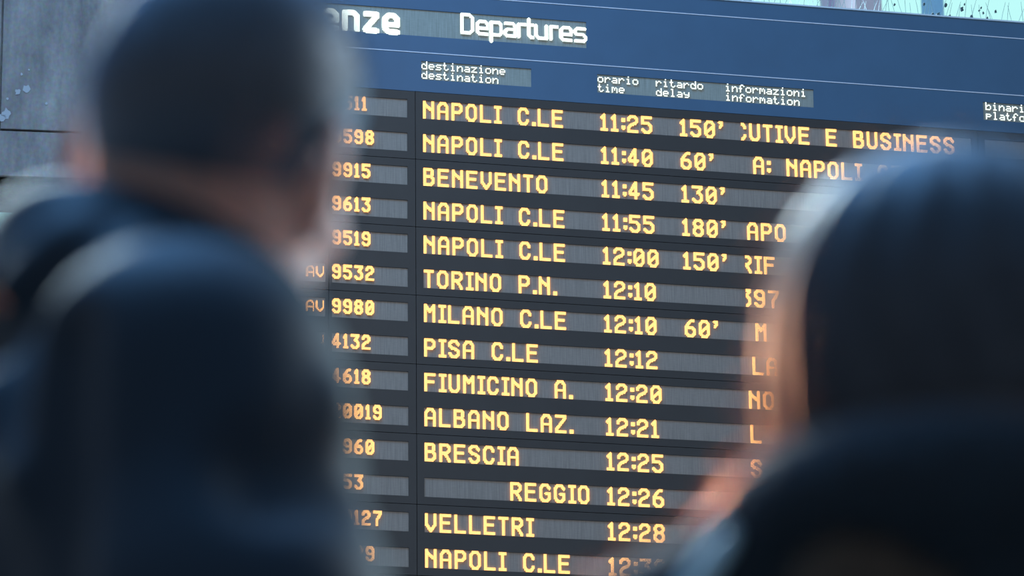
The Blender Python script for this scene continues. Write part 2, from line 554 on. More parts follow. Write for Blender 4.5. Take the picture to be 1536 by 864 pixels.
def led_panel_mat(name, c0, c1):
    m = mat(name, c0, 0.55, 0.4)
    nt = m.node_tree
    pb = nt.nodes['Principled BSDF']
    tc = nt.nodes.new('ShaderNodeTexCoord')
    mp = nt.nodes.new('ShaderNodeMapping')
    mp.inputs['Scale'].default_value = (230.0, 1.0, 8.0)
    nt.links.new(tc.outputs['Object'], mp.inputs['Vector'])
    n = nt.nodes.new('ShaderNodeTexNoise')
    n.inputs['Scale'].default_value = 1.0
    n.inputs['Detail'].default_value = 3
    nt.links.new(mp.outputs[0], n.inputs['Vector'])
    mp2 = nt.nodes.new('ShaderNodeMapping')
    mp2.inputs['Scale'].default_value = (40.0, 1.0, 260.0)
    nt.links.new(tc.outputs['Object'], mp2.inputs['Vector'])
    n2 = nt.nodes.new('ShaderNodeTexNoise')
    n2.inputs['Scale'].default_value = 1.0
    nt.links.new(mp2.outputs[0], n2.inputs['Vector'])
    s = math_node(nt, 'ADD', math_node(nt, 'MULTIPLY', n.outputs['Fac'], 0.75), math_node(nt, 'MULTIPLY', n2.outputs['Fac'], 0.25))
    sp = nt.nodes.new('ShaderNodeSeparateXYZ')
    nt.links.new(tc.outputs['Object'], sp.inputs[0])
    fx = math_node(nt, 'FRACT', math_node(nt, 'MULTIPLY', sp.outputs['X'], 1 / LEDP))
    g = math_node(nt, 'LESS_THAN', fx, 0.22)
    s = math_node(nt, 'SUBTRACT', s, math_node(nt, 'MULTIPLY', g, 0.12))
    rp = nt.nodes.new('ShaderNodeValToRGB')
    rp.color_ramp.elements[0].position = 0.30
    rp.color_ramp.elements[0].color = (*c0, 1)
    rp.color_ramp.elements[1].position = 0.66
    rp.color_ramp.elements[1].color = (*c1, 1)
    nt.links.new(s, rp.inputs['Fac'])
    nt.links.new(rp.outputs['Color'], pb.inputs['Base Color'])
    return m


m_panel = led_panel_mat('unlit_led_matrix', (0.192, 0.166, 0.142), (0.285, 0.248, 0.213))
m_hpanel = led_panel_mat('unlit_white_led_matrix', (0.20, 0.225, 0.20), (0.31, 0.34, 0.31))
m_frame = mat('anthracite_sheet_metal', (0.036, 0.035, 0.034), 0.45, 0.35)
m_blue = mat('blue_lit_header_sheet', (0.044, 0.112, 0.195), 0.4, 0.4)  # header paint, with the blue light on the board's top painted in
for m, sc in ((m_frame, 9.0), (m_blue, 5.0)):
    nt = m.node_tree
    pb = nt.nodes['Principled BSDF']
    n = nt.nodes.new('ShaderNodeTexNoise')
    n.inputs['Scale'].default_value = sc
    n.inputs['Detail'].default_value = 5
    tc = nt.nodes.new('ShaderNodeTexCoord')
    nt.links.new(tc.outputs['Object'], n.inputs['Vector'])
    c = pb.inputs['Base Color'].default_value[:3]
    rp = nt.nodes.new('ShaderNodeValToRGB')
    rp.color_ramp.elements[0].color = (*[v * 0.85 for v in c], 1)
    rp.color_ramp.elements[1].color = (*[v * 1.15 for v in c], 1)
    nt.links.new(n.outputs['Fac'], rp.inputs['Fac'])
    nt.links.new(rp.outputs['Color'], pb.inputs['Base Color'])
m_line = mat('white_pinstripe', (0.62, 0.66, 0.74), 0.5)
m_steel = mat('galvanised_steel', (0.45, 0.48, 0.50), 0.4, 0.5, Metallic=1.0)

XL, XR = -6.0 * U, 19.6 * U
ZT, ZB, ZS = 3.722, -16.1, 0.26
HS = 0.5492
b = MB()
b.box(XL + 0.002, XR - 0.002, 0.022, 0.32, zz(ZB) + 0.002, zz(ZT) - 0.002)
b.build('housing', m_frame, board, bevel=0.004)
for x in (XL + 0.5, (XL + XR) / 2, XR - 0.5):
    b = MB()
    b.tube([(x, 0.40, 0.0), (x, 0.40, zz(ZT) - 0.1)], 0.08, 20)
    b.box(x - 0.18, x + 0.18, 0.22, 0.58, 0.0, 0.02)
    b.box(x - 0.06, x + 0.06, 0.318, 0.40, zz(-3), zz(-2.2))
    b.build('support_post', m_steel, board)

# header: sheet with windows for the white LED modules
head_holes = [(-5.55, 4.805, 1.935, 2.735), (-0.034, 3.166, 0.63, 1.185), (5.103, 11.556, 0.61, 1.165), (16.72, 19.1, 0.60, 1.16)]
b = MB()
b.plate(XL, XR, zz(ZS), zz(ZT), [(a * U, c * U, zz(d), zz(e)) for a, c, d, e in head_holes], 0.0, 0.022)
hp = b.build('header_panel', m_blue, board)
hp['label'] = 'blue header panel'
for zl, y in ((3.222, 0), (1.436, 0)):
    b = MB()
    b.box(XL, XR, -0.0015, 0.0, zz(zl) - 0.0017, zz(zl) + 0.0017)
    o = b.build('pinstripe', m_line, board)
    o['label'] = 'thin white line'
b = MB()
b.box(XL - 0.004, XR + 0.004, -0.004, 0.33, zz(ZT), zz(ZT) + 0.006)
b.build('top_flashing', mat('pale_zinc', (0.55, 0.66, 0.72), 0.5), board)
header_mods = []
for a, c, d, e in head_holes:
    b = MB()
    b.box(a * U - 0.004, c * U + 0.004, 0.004, 0.02, zz(d) - 0.004, zz(e) + 0.004)
    o = b.build('heading_module', m_hpanel, board)
    header_mods.append(o)


def txt(s, font, xu, zu, parent, m, clip=0):
    o = led_text(s, font, 0.0, 0.0, parent, m, clip)
    o.location = (xu * U, 0.004, zz(zu))
    return o


LU = LEDP / U
wb_ = lambda s: sum(glyph('bold', c)[1] for c in s)
txt('Partenze', 'bold', -1.728 - wb_('Parten') * LU, 1.924 + 24 * LU, header_mods[0], m_white)
txt('Departures', 'thin', 1.10, 2.735, header_mods[0], m_white)
for i, lines in ((1, [(-0.034, 'destinazione', 'destination')]), (2, [(5.11, 'orario', 'time'), (6.83, 'ritardo', 'delay'), (8.89, 'informazioni', 'information')]), (3, [(16.79, 'binario', 'platform')])):
    top = head_holes[i][3]
    for xu, a, c in lines:
        txt(a, 'small', xu, top - 0.3 * LU, header_mods[i], m_white)
        txt(c, 'small', xu, top - 8.6 * LU, header_mods[i], m_white)

# timetable rows
ROWS = [
    ('9511', 'NAPOLI C.LE', '11:25', "150'", ('CUTIVE E BUSINESS', 9.335, 5)),
    ('9598', 'NAPOLI C.LE', '11:40', "60'", ('A: NAPOLI CE', 9.664, 0)),
    ('9915', 'BENEVENTO', '11:45', "130'", None),
    ('9613', 'NAPOLI C.LE', '11:55', "180'", ('APO', 9.426, 0)),
    ('9519', 'NAPOLI C.LE', '12:00', "150'", ('RIF', 9.345, 4)),
    ('9532', 'TORINO P.N.', '12:10', None, ('397', 9.335, 5)),
    ('9980', 'MILANO C.LE', '12:10', "60'", ('M', 9.585, 0)),
    ('4132', 'PISA C.LE', '12:12', None, ('LA', 9.468, 0)),
    ('4618', 'FIUMICINO A.', '12:20', None, ('NO', 9.335, 0)),
    ('20019', 'ALBANO LAZ.', '12:21', None, ('L', 9.349, 0)),
    ('9960', 'BRESCIA', '12:25', None, ('S', 9.335, 0)),
    ('753', 'REGGIO', '12:26', None, None),
    ('20127', 'VELLETRI', '12:28', None, None),
    ('9529', 'NAPOLI C.LE', '12:30', None, None),
    (None,) * 5, (None,) * 5]
CATS = {5: 'AV', 6: 'AV', 7: 'RV'}
cols = [('category', -4.1, -2.776), ('number', -2.59, -0.443), ('main', -0.002, 16.3), ('platform', 16.72, 19.1)]
pan = [(-6.0, -2.69), (-2.674, -0.222), (-0.206, 16.50), (16.516, 19.6)]
for r, (num, dest, tim, delay, info) in enumerate(ROWS):
    mods = {}
    for name, a, c in cols:
        b = MB()
        b.box(a * U - 0.004, c * U + 0.004, 0.004, 0.02, zz(-r - HS) - 0.004, zz(-r) + 0.004)
        mods[name] = b.build('led_module', m_panel, board)
    if r in CATS:
        txt(CATS[r], 'category', -3.335, -r - 2.2 * LU, mods['category'], m_amber)
    if num:
        txt(num, 'number', -2.60, -r + 0.2 * LU, mods['number'], m_amber)
    if dest:
        txt(dest, 'main', 2.408 if dest == 'REGGIO' else 0.0, -r, mods['main'], m_amber)
        txt(tim, 'main', 5.165, -r, mods['main'], m_amber)
    if delay:
        txt(delay, 'main', 7.51, -r, mods['main'], m_amber)
    if info:
        txt(info[0], 'main', info[1], -r, mods['main'], m_amber, info[2])
for k in range(8):                                # frames: one sheet for every two rows of a column
    zt = ZS - 0.012 if k == 0 else -2 * k + 0.22
    zb_ = -2 * k - 1.764 if k < 7 else ZB
    for (pa, pb_), (name, a, c) in zip(pan, cols):
        b = MB()
        holes = [(a * U, c * U, zz(-q - HS), zz(-q)) for q in (2 * k, 2 * k + 1)]
        b.plate(pa * U, pb_ * U, zz(zb_), zz(zt), holes, 0.0, 0.022)
        b.build('frame_panel', m_frame, board)

# bird spikes along the top edge
m_wire = mat('weathered_spike_wire', (0.16, 0.24, 0.24), 0.5)
m_wirepale = mat('cobwebbed_spike_wire', (0.62, 0.72, 0.72), 0.6)
m_dirt = mat('dark_feather_debris', (0.025, 0.05, 0.06), 0.9)
b = MB()
b.box(8.0 * U, XR, 0.02, 0.05, zz(ZT) + 0.006, zz(ZT) + 0.010)
strip = b.build('spike_strip', m_wirepale, board)
rng = random.Random(4)


def board_x(pxx):                                 # board coordinate under a pixel on its top edge
    d = np.array([(pxx - 768) / F_PX, ((pxx - 1092) * 0.0775 + 0.8 - 432) / F_PX, 1.0])
    w = to_world(d)
    return w[0] * (T0[1] / w[1]) - T0[0]


zt = zz(ZT) + 0.010
x = 1112.0
while x < 1545:
    bx = board_x(x)
    pale = x < 1330
    h = rng.uniform(0.055, 0.10) * (0.8 if pale else 1.0)
    lean = rng.uniform(-0.03, 0.035)
    yb = rng.uniform(0.022, 0.048)
    s = MB()
    s.tube([(bx, yb, zt - 0.002), (bx + lean * 0.5, yb - 0.004, zt + h * 0.5), (bx + lean, yb - rng.uniform(0, 0.02), zt + h)], [0.0011, 0.0010, 0.0007], 5)
    s.build('spike', m_wirepale if (pale and rng.random() < 0.6) else m_wire, strip)
    x += rng.uniform(4.2, 6.6) if pale else rng.uniform(6, 10)
for pxx, hh, sz in ((1411, 0.010, 0.010), (1402, 0.010, 0.009), (1422.5, 0.056, 0.009), (1429, 0.008, 0.008), (1447, 0.044, 0.010), (1451.5, 0.066, 0.005), (1461, 0.012, 0.009),
                    (1473.5, 0.044, 0.005), (1477, 0.056, 0.005), (1479, 0.034, 0.006), (1484, 0.010, 0.008), (1498, 0.045, 0.007), (1390, 0.052, 0.007), (1345, 0.040, 0.006)):
    s = MB()
    bx = board_x(pxx)
    pts = []
    for i in range(4):
        t = i / 3
        pts.append((bx + rng.uniform(-0.4, 0.4) * sz + (t - 0.5) * sz * 0.8, 0.03 + rng.uniform(-1, 1) * sz * 0.4, zt + hh + (t - 0.5) * sz * 2.2))
    s.tube(pts, [sz * 0.25, sz * 0.75, sz * 0.7, sz * 0.2], 7)
    s.build('debris', m_dirt, strip, smooth=True)


MAN_YAW, MAN_EAR, MAN_D = 82, (329, 250), 2.67
MAN_HEAD = (49, 6, 15)
WOMAN_YAW, WOMAN_EAR, WOMAN_D = 16, (1435, 568), 2.45
COLLAR = dict(rx=.078, ry=.078, cy=.002, z0=1.505, dz=.056, tilt=0.0, r=.021)
FOLDS = [((.120, -.030, 1.530), (.108, -.105, 1.430), .010, .013), ((.085, -.075, 1.535), (.072, -.108, 1.505), .010, .010),
         ((.235, .040, 1.40), (.240, .012, 1.352), .012, .016), ((.238, .042, 1.335), (.246, .012, 1.27), .012, .018), ((.205, -.075, 1.40), (.235, -.078, 1.27), .008, .010),
         ((.10, -.125, 1.43), (.16, -.118, 1.36), .010, .010)]
GROOVES = [((.290, .050, 1.362), (.290, -.015, 1.345), .030, .022), ((.205, -.115, 1.43), (.215, -.120, 1.25), .020, .020), ((.125, -.10, 1.50), (.150, -.135, 1.40), .016, .012)]
COAT = dict(rx=.116, ry=.118, cy=-.02, z0=1.488, dz=.02, r=.048)
SCARF = [(-.153, -.122, 1.494), (-.160, -.121, 1.484), (-.167, -.119, 1.474), (-.176, -.116, 1.462), (-.188, -.114, 1.444), (-.200, -.11, 1.40), (-.208, -.10, 1.35)]

# ------------------------------------------------------------------ people: smooth bodies grown from distance fields
class Field:
    def __init__(self, xs, ys, zs):
        self.ax = [np.asarray(a, np.float32) for a in (xs, ys, zs)]
        self.F = np.full([len(a) for a in self.ax], 2.0, np.float32)

    def _sub(self, lo, hi, pad):
        sl = []
        for a, l, h in zip(self.ax, lo, hi):
            i0 = int(np.searchsorted(a, l - pad)) - 1
            i1 = int(np.searchsorted(a, h + pad)) + 1
            sl.append(slice(max(i0, 0), max(i1, 0)))
        X, Y, Z = np.meshgrid(*[a[s] for a, s in zip(self.ax, sl)], indexing='ij', sparse=True)
        return tuple(sl), X, Y, Z

    def _mix(self, sl, d, k, mode):
        a = self.F[sl]
        if mode == 'add':
            h = np.maximum(k - np.abs(a - d), 0) / k
            self.F[sl] = np.minimum(a, d) - h * h * k * 0.25
        else:
            h = np.maximum(k - np.abs(a + d), 0) / k
            self.F[sl] = np.maximum(a, -d) + h * h * k * 0.25

    def cap(self, a, b, ra, rb=None, k=0.02, mode='add'):
        rb = ra if rb is None else rb
        a, b = np.array(a, float), np.array(b, float)
        R = max(ra, rb)
        sl, X, Y, Z = self._sub(np.minimum(a, b) - R, np.maximum(a, b) + R, k + 0.02)
        ab = b - a
        t = np.clip(((X - a[0]) * ab[0] + (Y - a[1]) * ab[1] + (Z - a[2]) * ab[2]) / max(ab @ ab, 1e-9), 0, 1)
        d = np.sqrt((X - a[0] - t * ab[0]) ** 2 + (Y - a[1] - t * ab[1]) ** 2 + (Z - a[2] - t * ab[2]) ** 2) - (ra + (rb - ra) * t)
        self._mix(sl, d, k, mode)

    def chain(self, pts, radii, k=0.02, mode='add'):
        for i in range(len(pts) - 1):
            self.cap(pts[i], pts[i + 1], radii[i], radii[i + 1], k, mode)

    def ell(self, c, r, k=0.02, rot=None, mode='add'):
        c, r = np.array(c, float), np.array(r, float)
        R = r.max()
        sl, X, Y, Z = self._sub(c - R, c + R, k + 0.02)
        P = [X - c[0], Y - c[1], Z - c[2]]
        if rot is not None:
            P = [sum(rot[j][i] * P[j] for j in range(3)) for i in range(3)]
        k0 = np.sqrt(sum((p / q) ** 2 for p, q in zip(P, r)))
        k1 = np.sqrt(sum((p / q ** 2) ** 2 for p, q in zip(P, r)))
        d = k0 * (k0 - 1) / np.maximum(k1, 1e-6)
        self._mix(sl, d, k, mode)

    def limit(self, fn):                       # keep only where fn(x, y, z) < 0
        X, Y, Z = np.meshgrid(*self.ax, indexing='ij', sparse=True)
        self.F = np.maximum(self.F, fn(X, Y, Z))

    def surface(self):
        F = self.F
        s = F < 0
        c = [s[i:F.shape[0] - 1 + i, j:F.shape[1] - 1 + j, k:F.shape[2] - 1 + k] for i in (0, 1) for j in (0, 1) for k in (0, 1)]
        n = sum(x.astype(np.int8) for x in c)
        act = (n > 0) & (n < 8)
        I, J, K = np.nonzero(act)
        vid = np.full(act.shape, -1, np.int64)
        vid[I, J, K] = np.arange(len(I))
        acc = np.zeros((len(I), 3))
        cnt = np.zeros(len(I))
        co = [(i, j, k) for i in (0, 1) for j in (0, 1) for k in (0, 1)]
        pos = lambda o: np.stack([self.ax[0][I + o[0]], self.ax[1][J + o[1]], self.ax[2][K + o[2]]], 1)
        val = lambda o: F[I + o[0], J + o[1], K + o[2]]
        for a in co:
            for ax in range(3):
                if a[ax]:
                    continue
                b = list(a)
                b[ax] = 1
                va, vb = val(a), val(b)
                m = (va < 0) != (vb < 0)
                t = np.where(m, va / np.where(m, va - vb, 1), 0)
                p = pos(a) * (1 - t[:, None]) + pos(b) * t[:, None]
                acc[m] += p[m]
                cnt[m] += 1
        V = acc / cnt[:, None]
        faces = []
        for ax in range(3):
            o1, o2 = [(1, 2), (2, 0), (0, 1)][ax]
            a = np.moveaxis(s, ax, 0)
            ch = s.take(range(0, s.shape[ax] - 1), ax) != s.take(range(1, s.shape[ax]), ax)
            P = np.array(np.nonzero(ch))
            ok = (P[o1] > 0) & (P[o2] > 0) & (P[o1] < s.shape[o1] - 1) & (P[o2] < s.shape[o2] - 1)
            P = P[:, ok]
            ins = s[P[0], P[1], P[2]]
            q = []
            for d1, d2 in ((-1, -1), (0, -1), (0, 0), (-1, 0)):
                r = P.copy()
                r[o1] += d1
                r[o2] += d2
                q.append(vid[r[0], r[1], r[2]])
            Q = np.stack(q, 1)
            Q[~ins] = Q[~ins][:, ::-1]
            faces.append(Q)
        return V, np.concatenate(faces)


def mesh_obj(name, V, Fq, m, parent, attr=None):
    me = bpy.data.meshes.new(name)
    me.vertices.add(len(V))
    me.vertices.foreach_set('co', np.asarray(V, np.float32).ravel())
    me.loops.add(Fq.size)
    me.loops.foreach_set('vertex_index', Fq.ravel().astype(np.int32))
    me.polygons.add(len(Fq))
    me.polygons.foreach_set('loop_start', np.arange(0, Fq.size, Fq.shape[1], dtype=np.int32))
    me.update(calc_edges=True)
    me.validate()
    me.shade_smooth()
    for k, v in (attr or {}).items():
        a = me.attributes.new(k, 'FLOAT', 'POINT')
        a.data.foreach_set('value', np.asarray(v, np.float32))
    me.materials.append(m)
    o = bpy.data.objects.new(name, me)
    C.objects.link(o)
    if parent:
        o.parent = parent
    return o


def relax(V, Fq, n=2, lam=0.5):
    V = V.copy()
    for _ in range(n):
        s = np.zeros_like(V)
        c = np.zeros(len(V))
        k = Fq.shape[1]
        for i in range(k):
            a, b = Fq[:, i], Fq[:, (i + 1) % k]
            np.add.at(s, a, V[b])
            np.add.at(c, a, 1)
        V += lam * (s / np.maximum(c, 1)[:, None] - V)
    return V


def normals(V, Fq):
    a = np.cross(V[Fq[:, 1]] - V[Fq[:, 0]], V[Fq[:, 2]] - V[Fq[:, 0]])
    n = np.zeros_like(V)
    for i in range(Fq.shape[1]):
        np.add.at(n, Fq[:, i], a)
    return n / np.maximum(np.linalg.norm(n, axis=1), 1e-9)[:, None]


def strands(name, roots, dirs, length, r0, m, parent, bend=0.3, seed=1, segs=2):
    """fine tapering hairs, three-sided, one mesh"""
    g = np.random.default_rng(seed)
    n = len(roots)
    L = length * g.uniform(0.55, 1.15, n) if np.isscalar(length) else length
    d = dirs / np.linalg.norm(dirs, axis=1)[:, None]
    side = np.cross(d, g.normal(size=(n, 3)))
    side /= np.linalg.norm(side, axis=1)[:, None]
    oth = np.cross(d, side)
    V, Fl = [], []
    for s in range(segs + 1):
        t = s / segs
        p = roots + d * (L * t)[:, None] + side * (L * bend * t * t)[:, None]
        r = r0 * (1 - 0.75 * t)
        for k in range(3):
            a = 2 * math.pi * k / 3
            V.append(p + (side * math.cos(a) + oth * math.sin(a)) * r)
    V = np.stack(V, 1).reshape(-1, 3)
    per = (segs + 1) * 3
    base = np.arange(n)[:, None] * per
    for s in range(segs):
        for k in range(3):
            q = np.array([s * 3 + k, s * 3 + (k + 1) % 3, (s + 1) * 3 + (k + 1) % 3, (s + 1) * 3 + k])
            Fl.append(base + q)
    o = mesh_obj(name, V, np.concatenate(Fl), m, parent)
    o['kind'] = 'stuff'
    return o


def scatter(V, Fq, n, seed=0, keep=None):
    g = np.random.default_rng(seed)
    A = np.linalg.norm(np.cross(V[Fq[:, 2]] - V[Fq[:, 0]], V[Fq[:, 3]] - V[Fq[:, 1]]), axis=1)
    if keep is not None:
        A = A * keep(V[Fq].mean(1))
    i = g.choice(len(Fq), n, p=A / A.sum())
    u, v = g.random(n)[:, None], g.random(n)[:, None]
    q = V[Fq[i]]
    P = (q[:, 0] * (1 - u) + q[:, 1] * u) * (1 - v) + (q[:, 3] * (1 - u) + q[:, 2] * u) * v
    N = normals(V, Fq)[Fq[i]].mean(1)
    return P, N


def head_field(f, W, Rm, female=False):
    """head in its own axes: origin between the ears, x right, y forward, z up"""
    R = [[Rm[i][j] for j in range(3)] for i in range(3)]
    e = lambda c, r, k, mode='add', rr=None: f.ell(W(c), r, k, R if rr is None else rr, mode)
    e((0, -.006, .042), (.0785, .098, .089), .02)
    e((0, -.03, .012), (.071, .079, .076), .02)
    e((0, .030, -.030), (.060, .062, .085), .03)
    e((0, .042, -.078), (.046, .046, .032), .03)
    e((0, .078, -.100), (.018, .014, .014), .02)
    e((.052, .002, -.070), (.013, .028, .024), .03)
    e((-.052, .002, -.070), (.013, .028, .024), .03)
    e((0, .082, .026), (.045, .012, .012), .02)                     # brow
    for s in (-1, 1):
        e((s * .032, .094, .004), (.016, .012, .010), .012, 'sub')   # eye socket
        e((s * .032, .078, .004), (.0125, .0125, .0115), .004)       # eyeball
        e((s * .046, .066, -.026), (.018, .018, .016), .02)          # cheek bone
    f.cap(W((0, .094, .010)), W((0, .112, -.034)), .007, .011, .012)  # nose
    for s in (-1, 1):
        e((s * .010, .104, -.037), (.007, .008, .006), .006)
    e((0, .093, -.064), (.022, .007, .005), .006)                    # lips
    e((0, .091, -.073), (.019, .007, .006), .006)
    for s in (-1, 1):                                                # ears: rim, bowl and lobe
        ang = math.radians(26)
        c_, s_ = math.cos(ang), math.sin(ang)
        pts = []
        for t in np.linspace(-0.9, 3.9, 12):
            u, v = -math.sin(t * 0.98 - 0.75) * .020, math.cos(t * 0.98 - 0.75) * .032
            pts.append((u, v))
        prev = None
        for u, v in pts:
            p = (s * (.074 + max(0, -u + .012) * s_ + .004), u * c_ - .012, v + .002)
            if prev is not None:
                f.cap(W(prev), W(p), .0048, .0048, .006)
            prev = p
        f.cap(W((s * .072, -.004, .014)), W((s * .078, -.018, .004)), .007, .006, .012)
        f.cap(W((s * .073, -.002, -.014)), W((s * .076, -.014, -.008)), .006, .006, .012)
        e((s * .077, -.001, -.032), (.005, .008, .010), .008)         # lobe


def hand_field(f, wrist, down, fwd, out):
    """relaxed hand: wrist point, direction of the fingers, thumb side, back-of-hand side"""
    w, d, t, o = (np.array(v, float) for v in (wrist, down, fwd, out))
    f.cap(w, w + d * .035, .024, .026, .02)
    for q in (-.024, -.008, .008, .024):
        f.cap(w + d * .03 + t * q * .7, w + d * .085 + t * q, .014, .011, .012)
    L = (.062, .074, .080, .070)
    for q, l in zip((-.027, -.009, .009, .027), L):
        a = w + d * .088 + t * q
        b_ = a + d * l * .45 - o * .008
        c = b_ + d * l * .30 - o * .016
        e = c + d * l * .22 - o * .017
        f.chain([a, b_, c, e], [.0098, .0088, .0078, .0068], .003)
    a = w + d * .028 + t * .022
    b_ = w + d * .058 + t * .046 - o * .014
    c = w + d * .088 + t * .052 - o * .024
    f.chain([a, b_, c], [.013, .0105, .008], .006)


def body_mesh(W, Rm, neck, arms):
    """one continuous figure 1.76 m tall: head, neck, trunk, arms with hands, legs with feet"""
    hx = sorted({round(float(v), 4) for v in np.concatenate([np.arange(-.42, .4201, .0055)])})
    f = Field(hx, np.arange(-.30, .45, .0055), np.concatenate([np.arange(-.02, .66, .012), np.arange(.66, .96, .0055), np.arange(.96, 1.34, .010), np.arange(1.34, 1.84, .0048)]))
    head_field(f, W, Rm)
    f.chain([W((0, -.022, -.035)), neck, (0, -.02, 1.40)], [.056, .058, .075], .03)
    f.cap(W((0, .018, -.07)), (0, .012, 1.44), .042, .05, .03)
    f.ell((0, -.005, 1.29), (.165, .108, .20), .04)
    f.cap((-.155, -.012, 1.415), (.155, -.012, 1.415), .055, .055, .05)
    for s in (-1, 1):
        f.cap((0, -.02, 1.47), (s * .14, -.015, 1.425), .045, .04, .05)
    f.ell((0, 0, 1.08), (.145, .098, .16), .05)
    f.ell((0, -.008, .94), (.165, .115, .11), .05)
    for s, (sh, el, wr) in arms.items():
        f.chain([sh, el, wr], [.052, .040, .028], .025)
        d = (np.array(wr) - np.array(el))
        d /= np.linalg.norm(d)
        out = np.array((s * 1.0, 0.0, 0.0))
        t = np.cross(d, out) * s * -1
        t = t / np.linalg.norm(t)
        t = t if t[1] > 0 else -t
        out = out - d * (out @ d)
        out /= np.linalg.norm(out)
        hand_field(f, wr, d, t, out)
        f.chain([(s * .085, -.005, .90), (s * .095, .005, .50), (s * .10, -.015, .10)], [.082, .055, .038], .03)
        f.chain([(s * .10, -.03, .045), (s * .115, .12, .030), (s * .12, .19, .024)], [.040, .034, .024], .02)
    V, Q = f.surface()
    return relax(V, Q, 1, .4), Q


def finish(root, HM, s, ear_px, d):
    """scale the figure and stand it so that the point between the ears is where the photograph shows it"""
    p = px(*ear_px, d)
    loc = HM @ Vector((0, 0, 0))
    sc = p[2] / loc.z
    root.scale = (sc, sc, sc)
    off = Matrix.Rotation(root.rotation_euler.z, 3, 'Z') @ (loc * sc)
    root.location = (p[0] - off.x, p[1] - off.y, 0)


# materials of the people
def fuzzy(m, weight, rough, tint):
    pb = m.node_tree.nodes['Principled BSDF']
    pb.inputs['Sheen Weight'].default_value = weight
    pb.inputs['Sheen Roughness'].default_value = rough
    pb.inputs['Sheen Tint'].default_value = (*tint, 1)
    return m


m_skin = mat('skin', (0.60, 0.37, 0.31), 0.5, 0.4)
pb = m_skin.node_tree.nodes['Principled BSDF']
pb.inputs['Subsurface Weight'].default_value = 0.25
pb.inputs['Subsurface Radius'].default_value = (0.012, 0.005, 0.003)
pb.inputs['Subsurface Scale'].default_value = 0.6
at = m_skin.node_tree.nodes.new('ShaderNodeAttribute')
at.attribute_name = 'stubble'
mx = m_skin.node_tree.nodes.new('ShaderNodeMix')
mx.data_type = 'RGBA'
mx.inputs[6].default_value = (0.60, 0.37, 0.31, 1)
mx.inputs[7].default_value = (0.075, 0.058, 0.052, 1)
m_skin.node_tree.links.new(at.outputs['Fac'], mx.inputs[0])
m_skin.node_tree.links.new(mx.outputs[2], pb.inputs['Base Color'])
fuzzy(m_skin, 0.5, 0.3, (1, 0.9, 0.95))
m_hair = fuzzy(mat('cropped_dark_hair', (0.028, 0.040, 0.056), 0.45, 0.5), 0.7, 0.4, (0.35, 0.65, 1))  # blue skylight put into the hair colour and sheen tint
m_hair2 = fuzzy(mat('long_black_hair', (0.010, 0.015, 0.022), 0.5, 0.4), 0.2, 0.35, (0.6, 0.8, 1))


def strand_mat(name, col, trans):
    m = bpy.data.materials.new(name)
    m.use_nodes = True
    nt = m.node_tree
    nt.nodes.clear()
    o = nt.nodes.new('ShaderNodeOutputMaterial')
    a = nt.nodes.new('ShaderNodeBsdfDiffuse')
    a.inputs['Color'].default_value = (*col, 1)
    t = nt.nodes.new('ShaderNodeBsdfTranslucent')
    t.inputs['Color'].default_value = (*trans, 1)
    g = nt.nodes.new('ShaderNodeBsdfGlossy')
    g.inputs['Roughness'].default_value = 0.35
    g.inputs['Color'].default_value = (0.5, 0.5, 0.5, 1)
    x = nt.nodes.new('ShaderNodeMixShader')
    x.inputs[0].default_value = 0.6
    y = nt.nodes.new('ShaderNodeMixShader')
    y.inputs[0].default_value = 0.02
    nt.links.new(a.outputs[0], x.inputs[1])
    nt.links.new(t.outputs[0], x.inputs[2])
    nt.links.new(x.outputs[0], y.inputs[1])
    nt.links.new(g.outputs[0], y.inputs[2])
    nt.links.new(y.outputs[0], o.inputs['Surface'])
    return m


m_strand = strand_mat('fine_hair', (0.035, 0.038, 0.046), (0.30, 0.27, 0.26))
m_strand2 = strand_mat('loose_black_hair', (0.012, 0.015, 0.020), (0.26, 0.24, 0.25))
m_wool = strand_mat('wool_fuzz', (0.02, 0.022, 0.026), (0.34, 0.22, 0.15))


def cloth(name, col, rough, spec, scale, bump):
    m = mat(name, col, rough, spec)
    nt = m.node_tree
    pb = nt.nodes['Principled BSDF']
    tc = nt.nodes.new('ShaderNodeTexCoord')
    n = nt.nodes.new('ShaderNodeTexNoise')
    n.inputs['Scale'].default_value = scale
    n.inputs['Detail'].default_value = 4
    nt.links.new(tc.outputs['Object'], n.inputs['Vector'])
    bp = nt.nodes.new('ShaderNodeBump')
    bp.inputs['Strength'].default_value = bump
    bp.inputs['Distance'].default_value = 0.01
    nt.links.new(n.outputs['Fac'], bp.inputs['Height'])
    nt.links.new(bp.outputs[0], pb.inputs['Normal'])
    return m


m_jacket = fuzzy(cloth('midnight_blue_jacket_cloth', (0.011, 0.019, 0.028), 0.55, 0.12, 14, 0.25), 0.0, 0.3, (0.6, 0.8, 1))
m_coat = fuzzy(cloth('black_wool_coat_cloth', (0.009, 0.015, 0.020), 0.8, 0.2, 60, 0.5), 0.35, 0.3, (1, 0.8, 0.7))
m_jeans = cloth('dark_jeans_cloth', (0.02, 0.028, 0.05), 0.8, 0.2, 80, 0.3)
m_shoe = mat('black_shoe_leather', (0.012, 0.012, 0.013), 0.4)
m_sole = mat('shoe_sole_rubber', (0.05, 0.05, 0.05), 0.8)
m_strap = mat('pale_blue_scarf_cloth', (0.45, 0.62, 0.66), 0.6)
m_fur = strand_mat('brown_fur', (0.30, 0.22, 0.16), (0.35, 0.26, 0.18))
m_furbase = mat('brown_fur_backing', (0.16, 0.12, 0.09), 0.9)


